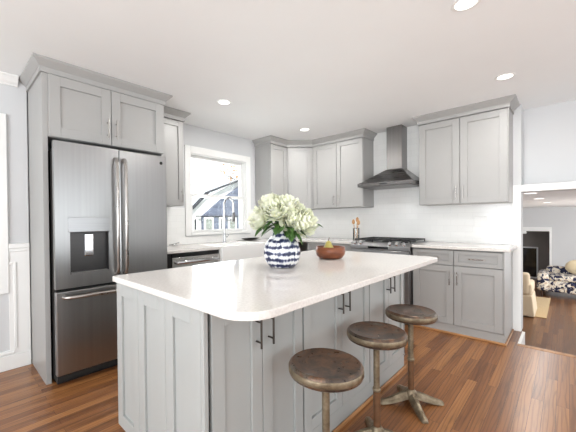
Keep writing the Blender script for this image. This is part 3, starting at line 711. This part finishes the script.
# ------------------------------------------------------------------ stools
def make_stool(rz):
    s = thing('bar_stool', '', 'stool', (0, 0, 0), 0)
    R = 0.155
    b = MB(); b.lathe([(0.02, 0.572), (R - 0.012, 0.572), (R - 0.003, 0.578), (R, 0.590), (R, 0.612), (R - 0.004, 0.622), (R - 0.012, 0.627), (R - 0.02, 0.624), (0.02, 0.622)], n=48)
    b.build('seat', M['seat'], s, smooth=True, auto=0.7)
    b = MB(); b.lathe([(R + 0.0005, 0.588), (R + 0.0022, 0.591), (R + 0.0022, 0.611), (R + 0.0005, 0.614)], n=48); b.build('seat_band', M['oldmetal'], s, smooth=True)
    b = MB(); b.lathe([(0.045, 0.560), (0.06, 0.572)], n=24); b.lathe([(0.0165, 0.30), (0.0165, 0.562)], n=20); b.build('upper_tube', M['oldmetal'], s, smooth=True, auto=0.7)
    b = MB(); b.lathe([(0.02, 0.29), (0.022, 0.296), (0.022, 0.304), (0.02, 0.31)], n=20); b.build('collar', M['oldmetal'], s, smooth=True)
    b = MB(); b.lathe([(0.019, 0.07), (0.019, 0.292)], n=20); b.build('lower_tube', M['rust'], s, smooth=True, auto=0.7)
    b = MB(); b.lathe([(0.038, 0.04), (0.040, 0.06), (0.034, 0.085), (0.022, 0.10)], n=20); b.build('hub', M['oldmetal'], s, smooth=True, auto=0.8)
    for k in range(4):
        a = rz + k * PI / 2; c, q = math.cos(a), math.sin(a); rings = []
        for (rr, w, zt, zb) in ((0.02, 0.030, 0.088, 0.045), (0.07, 0.028, 0.075, 0.028), (0.14, 0.025, 0.045, 0.008), (0.192, 0.024, 0.027, 0.0), (0.208, 0.018, 0.018, 0.0)):
            rings.append([(c * rr - q * y, q * rr + c * y, z) for y, z in ((-w, zb), (w, zb), (w * 0.75, (zt + zb) / 2 + .004), (w * 0.35, zt), (-w * 0.35, zt), (-w * 0.75, (zt + zb) / 2 + .004))])
        b = MB(); b.loft(rings); b.build('leg', M['oldmetal'], s, 0.003)
    return s
st0 = make_stool(math.radians(45))
for k, (x, y, lab) in enumerate(((-3.235, -2.722, 'round metal bar stool nearest the camera with brown worn seat'),
                                 (-2.718, -2.712, 'round metal bar stool in the middle of the three at the island'),
                                 (-2.205, -2.715, 'round metal bar stool farthest from the camera, whole star base on the floor showing'))):
    s = st0 if k == 0 else copy_tree(st0)
    s.location = (x, y, 0); s['label'] = lab; s['category'] = 'stool'; s['group'] = 'bar stools at the island'
    s.rotation_euler = (0, 0, (0.0, -0.1, -0.06)[k])

# ------------------------------------------------------------------ vase, flowers, bowl
VX, VY = -2.862, -2.16
v = MB()
prof = [(0.05, 0.0), (0.075, 0.004), (0.098, 0.035), (0.109, 0.075), (0.110, 0.10), (0.102, 0.135), (0.084, 0.165), (0.066, 0.185), (0.058, 0.198), (0.057, 0.218), (0.060, 0.232), (0.056, 0.235), (0.052, 0.228), (0.052, 0.20), (0.06, 0.185), (0.09, 0.14), (0.10, 0.09), (0.085, 0.03), (0.04, 0.012)]
o = v.lathe(prof, n=48).build('flower_vase', M['vase'], smooth=True, auto=1.2, loc=(VX, VY, IZ)); o.scale = (1.06, 1.06, 1.05); tag(o, 'round white vase with navy brushed bands on the island', 'vase')
RV = Vector((0.697, -0.717, 0)); FV = Vector((0.717, 0.697, 0))

def rose_petal(mb, C, ax, R, ph0, rho, zt, hw, rnd):
    """a broad ruffled petal wrapping round the bloom axis and curling out at its tip"""
    e1 = ax.orthogonal().normalized(); e2 = ax.cross(e1); n, k = 6, 6; G = []; s0 = rnd.uniform(0, 6)
    for i in range(n + 1):
        u = i / n; row = []
        for j in range(k + 1):
            v = (j / k - 0.5) * 2
            w = hw * (0.55 + 0.45 * math.sin(PI * min(1, 0.15 + 0.75 * u)))
            uu = u * (1 - 0.16 * abs(v) ** 2.5)
            rr = R * (rho * math.sin(PI / 2 * uu) ** 0.8 + 0.14 * max(0, uu - 0.72) / 0.28 * (0.4 + rho * 0.6) + 0.045 * math.sin(4.5 * v + s0) * uu)
            zz = R * (-0.75 + (zt + 0.75) * uu ** 1.25 + 0.05 * math.sin(5 * v + s0 * 2) * uu * uu)
            a = ph0 + v * w
            row.append(mb.bm.verts.new(C + ax * zz + (e1 * math.cos(a) + e2 * math.sin(a)) * rr))
        G.append(row)
    for i in range(n):
        for j in range(k): mb.bm.faces.new((G[i][j], G[i + 1][j], G[i + 1][j + 1], G[i][j + 1]))
def leaf(mb, base, d, L, wd, droop, rnd):
    d = d.normalized(); side = d.cross(Vector((0, 0, 1)))
    side = side.normalized() if side.length > 0.1 else Vector((1, 0, 0)); nrm = side.cross(d)
    rows = []
    for i in range(7):
        u = i / 6; w = wd * math.sin(PI * min(1, u * 0.93 + 0.05)) ** 0.8 * (1.05 - 0.3 * u)
        p = base + d * L * u - Vector((0, 0, 1)) * droop * u * u
        rows.append([mb.bm.verts.new(p + side * w * s + nrm * (abs(s) * w * 0.35)) for s in (-1, -0.5, 0, 0.5, 1)])
    for i in range(6):
        for j in range(4): mb.bm.faces.new((rows[i][j], rows[i + 1][j], rows[i + 1][j + 1], rows[i][j + 1]))

blooms = [  # right, up over the island, toward the view, radius, label
    (-0.150, 0.315, 0.00, 0.075, 'white bloom lowest at the left side of the bouquet'),
    (-0.085, 0.425, -0.03, 0.062, 'white bloom topmost at the left of the bouquet'),
    (-0.045, 0.365, 0.06, 0.072, 'white bloom left of centre, facing the camera'),
    (0.035, 0.390, 0.03, 0.080, 'large white bloom at the top centre of the bouquet'),
    (0.145, 0.290, 0.05, 0.085, 'largest white bloom at the right of the bouquet'),
    (0.110, 0.385, -0.05, 0.050, 'small white bloom behind the right of the bouquet'),
    (0.050, 0.300, 0.095, 0.060, 'white bloom low in the middle front of the bouquet'),
    (-0.03, 0.395, -0.11, 0.07, 'white bloom behind the top of the bouquet')]
for k, (rx, uz, fz, R, lab) in enumerate(blooms):
    rnd = random.Random(40 + k)
    base = Vector((VX, VY, IZ))
    C = RV * rx + Vector((0, 0, uz)) - FV * fz
    fl = thing('white_flower', lab, 'flower', base, 0, 'white flowers in the vase')
    axis = ((C - Vector((0, 0, 0.24))).normalized() - FV * 0.35).normalized()
    b = MB()
    b.blob(C - axis * R * 0.25, R * 0.42, 2, 0.1)
    for npet, rho, zt, hw in ((5, 0.26, 0.62, 0.9), (6, 0.46, 0.66, 0.75), (7, 0.68, 0.56, 0.66), (8, 0.88, 0.34, 0.58), (9, 1.04, 0.04, 0.52), (9, 1.0, -0.38, 0.52)):
        for i in range(npet):
            rose_petal(b, C, axis, R, 2 * PI * i / npet + rho * 5 + rnd.uniform(-0.2, 0.2), rho * rnd.uniform(0.92, 1.08), zt + rnd.uniform(-0.08, 0.08), hw, rnd)
    b.build('bloom', M['petal'], fl, smooth=True)
    ang = 2 * PI * k / 8
    foot = Vector((0.03 * math.cos(ang), 0.03 * math.sin(ang), 0.03)); neck = Vector((0.033 * math.cos(ang), 0.033 * math.sin(ang), 0.215))
    b = MB(); b.tube([foot, neck * 0.5 + foot * 0.5, neck, neck * 0.4 + C * 0.6 + Vector((0, 0, 0.02)), C - axis * R * 0.5], 0.0042, 8); b.build('stem', M['stem'], fl, smooth=True)
    for j in range(4):
        b = MB(); p = neck * (0.75 - 0.15 * j) + C * (0.25 + 0.15 * j)
        hd = Vector((C.x, C.y, 0)); hd = hd.normalized() if hd.length > 0.01 else Vector((1, 0, 0))
        hd = Matrix.Rotation(rnd.uniform(-1.3, 1.3), 3, 'Z') @ hd
        leaf(b, p, hd + Vector((0, 0, rnd.uniform(-0.45, 0.15))), rnd.uniform(0.075, 0.11), rnd.uniform(0.02, 0.028), 0.03, rnd); b.build('leaf', M['leaf'], fl, smooth=True)

# longer leaves drooping around the vase neck
for src, (rx, uz, fz), (dr, du, df), L in (('white_flower', (-0.11, 0.255, 0.04), (-0.5, -0.35, 0.3), 0.10), ('white_flower', (-0.06, 0.27, 0.05), (-0.6, -0.5, 0.2), 0.12),
        ('white_flower.004', (0.06, 0.24, 0.07), (0.5, -0.7, 0.3), 0.13), ('white_flower.004', (0.07, 0.25, 0.06), (0.9, -0.5, 0.2), 0.12), ('white_flower.004', (0.2, 0.27, 0.04), (0.8, -0.1, 0.1), 0.07),
        ('white_flower.004', (0.04, 0.24, 0.08), (0.1, -0.6, 0.4), 0.09), ('white_flower.002', (-0.02, 0.25, 0.08), (-0.3, -0.3, 0.6), 0.08), ('white_flower.006', (0.03, 0.255, 0.09), (0.3, -0.2, 0.7), 0.08)):
    rnd = random.Random(int(L * 1000)); b = MB()
    leaf(b, RV * rx + Vector((0, 0, uz)) - FV * fz, RV * dr + Vector((0, 0, du)) - FV * df, L * 0.8, 0.03, 0.015, rnd)
    b.build('leaf', M['leaf'], bpy.data.objects[src], smooth=True)

# wooden bowl with a pear
BXc, BYc = -2.285, -2.152
b = MB(); b.lathe([(0.05, 0), (0.085, 0.004), (0.105, 0.022), (0.113, 0.05), (0.108, 0.078), (0.104, 0.082), (0.099, 0.078), (0.103, 0.05), (0.095, 0.026), (0.07, 0.014), (0.02, 0.012)], n=48)
o = b.build('wooden_bowl', M['bowl'], smooth=True, auto=1.2, loc=(BXc, BYc, IZ)); o.scale = (1, 1, 1.12); tag(o, 'brown turned wooden bowl on the island beside the vase', 'bowl')
p = thing('pear', 'yellow green pear standing in the wooden bowl', 'pear', (BXc - 0.025, BYc + 0.0, IZ + 0.016)); p.scale = (1.15, 1.15, 1.1); p.rotation_euler = (0, 0.1, 0.6)
b = MB(); b.lathe([(0.004, 0.0), (0.022, 0.003), (0.036, 0.022), (0.039, 0.042), (0.032, 0.066), (0.022, 0.086), (0.016, 0.102), (0.009, 0.110), (0.002, 0.110)], n=28); b.build('flesh', M['pear'], p, smooth=True)
b = MB(); b.tube([(0, 0, 0.108), (0.003, -0.002, 0.12), (0.01, -0.006, 0.134)], 0.0022, 8); b.build('pear_stem', M['twig'], p, smooth=True)

# ------------------------------------------------------------------ recessed ceiling lights
def downlight(x, y, z, label, power, group, rad=0.055):
    t = thing('recessed_light', label, 'ceiling light', (x, y, z), 0, group)
    b = MB(); b.lathe([(rad, -0.0005), (rad, -0.004), (rad + 0.018, -0.004), (rad + 0.022, -0.0005)], n=32, cap=False); b.build('trim_ring', M['trim'], t, smooth=True, auto=0.7)
    b = MB(); b.lathe([(rad, -0.003), (rad, -0.0005)], n=32); b.build('diffuser', M['lamp'], t)
    l = bpy.data.lights.new('downlight', 'AREA'); l.shape = 'DISK'; l.size = 2 * rad; l.energy = power; l.color = (1, 0.98, 0.95)
    o = bpy.data.objects.new('downlight', l); COL.objects.link(o); o.parent = t; o.location = (0, 0, -0.012)
for x, y, lab in ((-0.918, -0.9, 'recessed ceiling light over the corner cabinets'), (-2.317, -0.913, 'recessed ceiling light in front of the sink window, near the refrigerator'),
                  (-0.944, -3.075, 'recessed ceiling light above the right upper cabinet'), (-2.268, -3.048, 'recessed ceiling light at the top edge of the photo, closest to the camera')):
    downlight(x, y, H, lab, 9, 'recessed ceiling lights in the kitchen')
for x, y, lab in ((0.95, -3.118, 'first recessed ceiling light inside the family room opening'), (2.566, -3.125, 'second recessed ceiling light in the family room'), (4.566, -3.155, 'recessed ceiling light deepest in the family room')):
    downlight(x, y, FC, lab, 7, 'recessed ceiling lights in the family room', 0.07)

# ------------------------------------------------------------------ family room furniture
b = MB(); b.box(4.05, 6.22, -3.165, -1.6, FZ + 0.001, FZ + 0.012); o = b.build('area_rug', M['jute'], bevel=0.004); tag(o, 'tan woven rug on the family room floor', 'rug')
a = thing('slipcovered_armchair', 'beige slipcovered armchair on the tan rug beyond the opening', 'armchair', (4.35, -2.55, FZ + 0.013))
b = MB(); b.loft([[(-0.42, -0.44, 0.0), (0.42, -0.44, 0.0), (0.42, 0.44, 0.0), (-0.42, 0.44, 0.0)], [(-0.38, -0.40, 0.42), (0.38, -0.40, 0.42), (0.38, 0.40, 0.42), (-0.38, 0.40, 0.42)]]); b.build('skirt', M['linen'], a, 0.02)
b = MB(); b.box(-0.38, -0.20, -0.36, 0.36, 0.42, 0.88); b.build('backrest', M['linen'], a, 0.06, seg=4, smooth=True)
for s in (-1, 1):
    b = MB(); b.box(-0.36, 0.36, s * 0.40 - (0.14 if s > 0 else 0), s * 0.40 + (0.14 if s < 0 else 0), 0.42, 0.66); b.build('arm', M['linen'], a, 0.05, seg=4, smooth=True)
b = MB(); b.box(-0.2, 0.36, -0.26, 0.26, 0.42, 0.54); b.build('seat_cushion', M['cream'], a, 0.04, seg=4, smooth=True)
o = MB().blob((0, 0, 0), 0.2, 3, 0.05, (0.5, 1.0, 0.85)).build('throw_pillow', M['cream'], smooth=True, loc=(4.30, -2.62, FZ + 0.72)); o.rotation_euler = (0, 0.3, 0.3); tag(o, 'cream throw pillow on the beige slipcovered armchair', 'pillow')

a = thing('floral_armchair', 'navy and white floral armchair in the family room', 'armchair', (6.75, -3.55, FZ))
def puff(x0, x1, y0, y1, z0, z1, name, mat, bev): 
    b = MB(); b.box(x0, x1, y0, y1, z0, z1); return b.build(name, mat, a, bev, seg=4, smooth=True)
puff(-0.38, 0.5, -0.5, 0.5, 0.14, 0.42, 'base', M['floral'], 0.05)
puff(-0.42, 0.5, 0.42, 0.66, 0.14, 0.60, 'arm', M['floral'], 0.09)
puff(-0.42, 0.5, -0.66, -0.42, 0.14, 0.60, 'arm', M['floral'], 0.09)
puff(-0.36, 0.3, -0.42, 0.42, 0.42, 0.56, 'seat_cushion', M['floral'], 0.05)
puff(0.3, 0.56, -0.5, 0.5, 0.40, 0.72, 'backrest', M['floral'], 0.09)
for sx in (-0.36, 0.44):
    for sy in (-0.56, 0.56):
        b = MB(); b.tube([(sx, sy, 0.0), (sx, sy, 0.15)], [0.02, 0.03], 10); b.build('leg', M['darkwood'], a)
o = MB().blob((0, 0, 0), 0.24, 3, 0.05, (0.4, 1.0, 0.85)).build('throw_pillow', M['cream'], smooth=True, loc=(6.80, -3.66, FZ + 0.765)); o.rotation_euler = (0, -0.25, 0); tag(o, 'cream pillow leaning in the floral armchair', 'pillow')
t = thing('wall_screen', 'black screen in a pale frame on the taupe wall', 'screen', (9.44, -2.35, -0.25), -PI / 2)
b = MB(); b.box(-0.5, 0.42, -0.03, 0, -0.55, 0.5); b.build('frame', M['wall_gray'], t, 0.004)
b = MB(); b.box(-0.45, 0.38, -0.035, -0.03, -0.5, 0.46); b.build('screen_glass', M['blackgloss'], t)
b = MB(); b.lathe([(0.02, 0.0), (0.05, -0.03), (0.055, -0.09), (0.03, -0.11)], n=20); o = b.build('small_lamp', M['plastic'], smooth=True, auto=0.8, loc=(FX - 0.06, -2.47, OZ - 0.03 + 0.05)); tag(o, 'small white lamp hanging at the far door head', 'lamp')

# ------------------------------------------------------------------ outside
b = MB(); b.box(-14, 14, 0.4, 20, -0.9, -0.8); struct(b.build('ground', M['ground']))
hs = thing('neighbor_house', 'blue grey gabled house with white trim beyond the sink window', 'house', (0, 6.0, -0.8))
b = MB(); b.prism([(0.5, 0), (0.5, 1.85), (1.3, 2.23), (4.6, 3.98), (4.6, 0)], 0.1, 0.3, 'y'); b.build('white_gable', M['extwhite'], hs)
b = MB(); b.prism([(2.2, 0), (2.2, 2.2), (3.05, 2.83), (4.2, 3.54), (6.5, 4.5), (6.5, 0)], 0.0, 0.1, 'y'); b.build('siding_wall', M['siding'], hs)
b = MB(); b.prism([(0.5, 1.94), (0.5, 1.98), (1.75, 2.49), (2.4, 3.09), (4.1, 3.72), (6.5, 4.8), (6.5, 4.75), (4.1, 3.67), (2.4, 3.045), (1.75, 2.45)], -0.15, 0.1, 'y'); b.build('rake_board', M['extdark'], hs)
b = MB(); b.prism([(1.9, 2.18), (1.9, 2.22), (4.1, 2.22), (4.1, 2.18)], -0.05, 0.0, 'y'); b.build('belt_board', M['extdark'], hs)
for x0, x1 in ((1.75, 1.98), (2.24, 2.66), (2.92, 3.12), (3.36, 3.78)):
    b = MB(); b.box(x0, x0 + 0.07, -0.04, 0.0, 1.0, 2.16); b.box(x1 - 0.07, x1, -0.04, 0, 1.0, 2.16); b.box(x0 + .07, x1 - .07, -0.04, 0, 2.09, 2.16); b.box(x0 + .07, x1 - .07, -0.04, 0, 1.0, 1.08)
    w = b.build('window', M['extwhite'], hs)
    b = MB(); b.box(x0 + .07, x1 - .07, -0.02, 0, 1.08, 2.09); b.build('pane', M['extdark'] if x1 - x0 < 0.3 else M['extglass'], w)
def tree(x, y, h, r, mat, label, seed, n=420):
    t = thing('garden_tree', label, 'tree', (x, y, -0.8)); rnd = random.Random(seed)
    b = MB(); b.tube([(0, 0, 0), (0.05, 0, h * .4), (0, 0.05, h * .75)], [0.12, 0.09, 0.04]); 
    for k in range(9):
        a = rnd.uniform(0, 2 * PI); z = h * rnd.uniform(0.4, 0.7); b.tube([(0, 0, z), (math.cos(a) * r * .5, math.sin(a) * r * .5, z + r * .5), (math.cos(a) * r, math.sin(a) * r, z + r * .7)], [0.04, 0.025, 0.01], 6)
    b.build('trunk', M['bark'], t, smooth=True)
    b = MB()
    for k in range(n):
        dv = Vector((rnd.gauss(0, 1), rnd.gauss(0, 1), rnd.gauss(0, 0.7))).normalized() * r * rnd.uniform(0.4, 1.0)
        c = Vector((0, 0, h * 0.8)) + dv; q = Matrix.Rotation(rnd.uniform(0, 6), 3, 'Z') @ Matrix.Rotation(rnd.uniform(0, 3), 3, 'X'); s = rnd.uniform(0.06, 0.11)
        vs = [b.bm.verts.new(c + q @ Vector(p) * s) for p in ((-1, 0, 0), (0, -0.6, 0.1), (1, 0, 0), (0, 0.6, 0.1))]; b.bm.faces.new(vs)
    b.build('foliage', mat, t)
tree(9.0, 11.0, 6.6, 1.7, M['autumn'], 'orange autumn tree rising behind the neighbouring house', 3, 260)
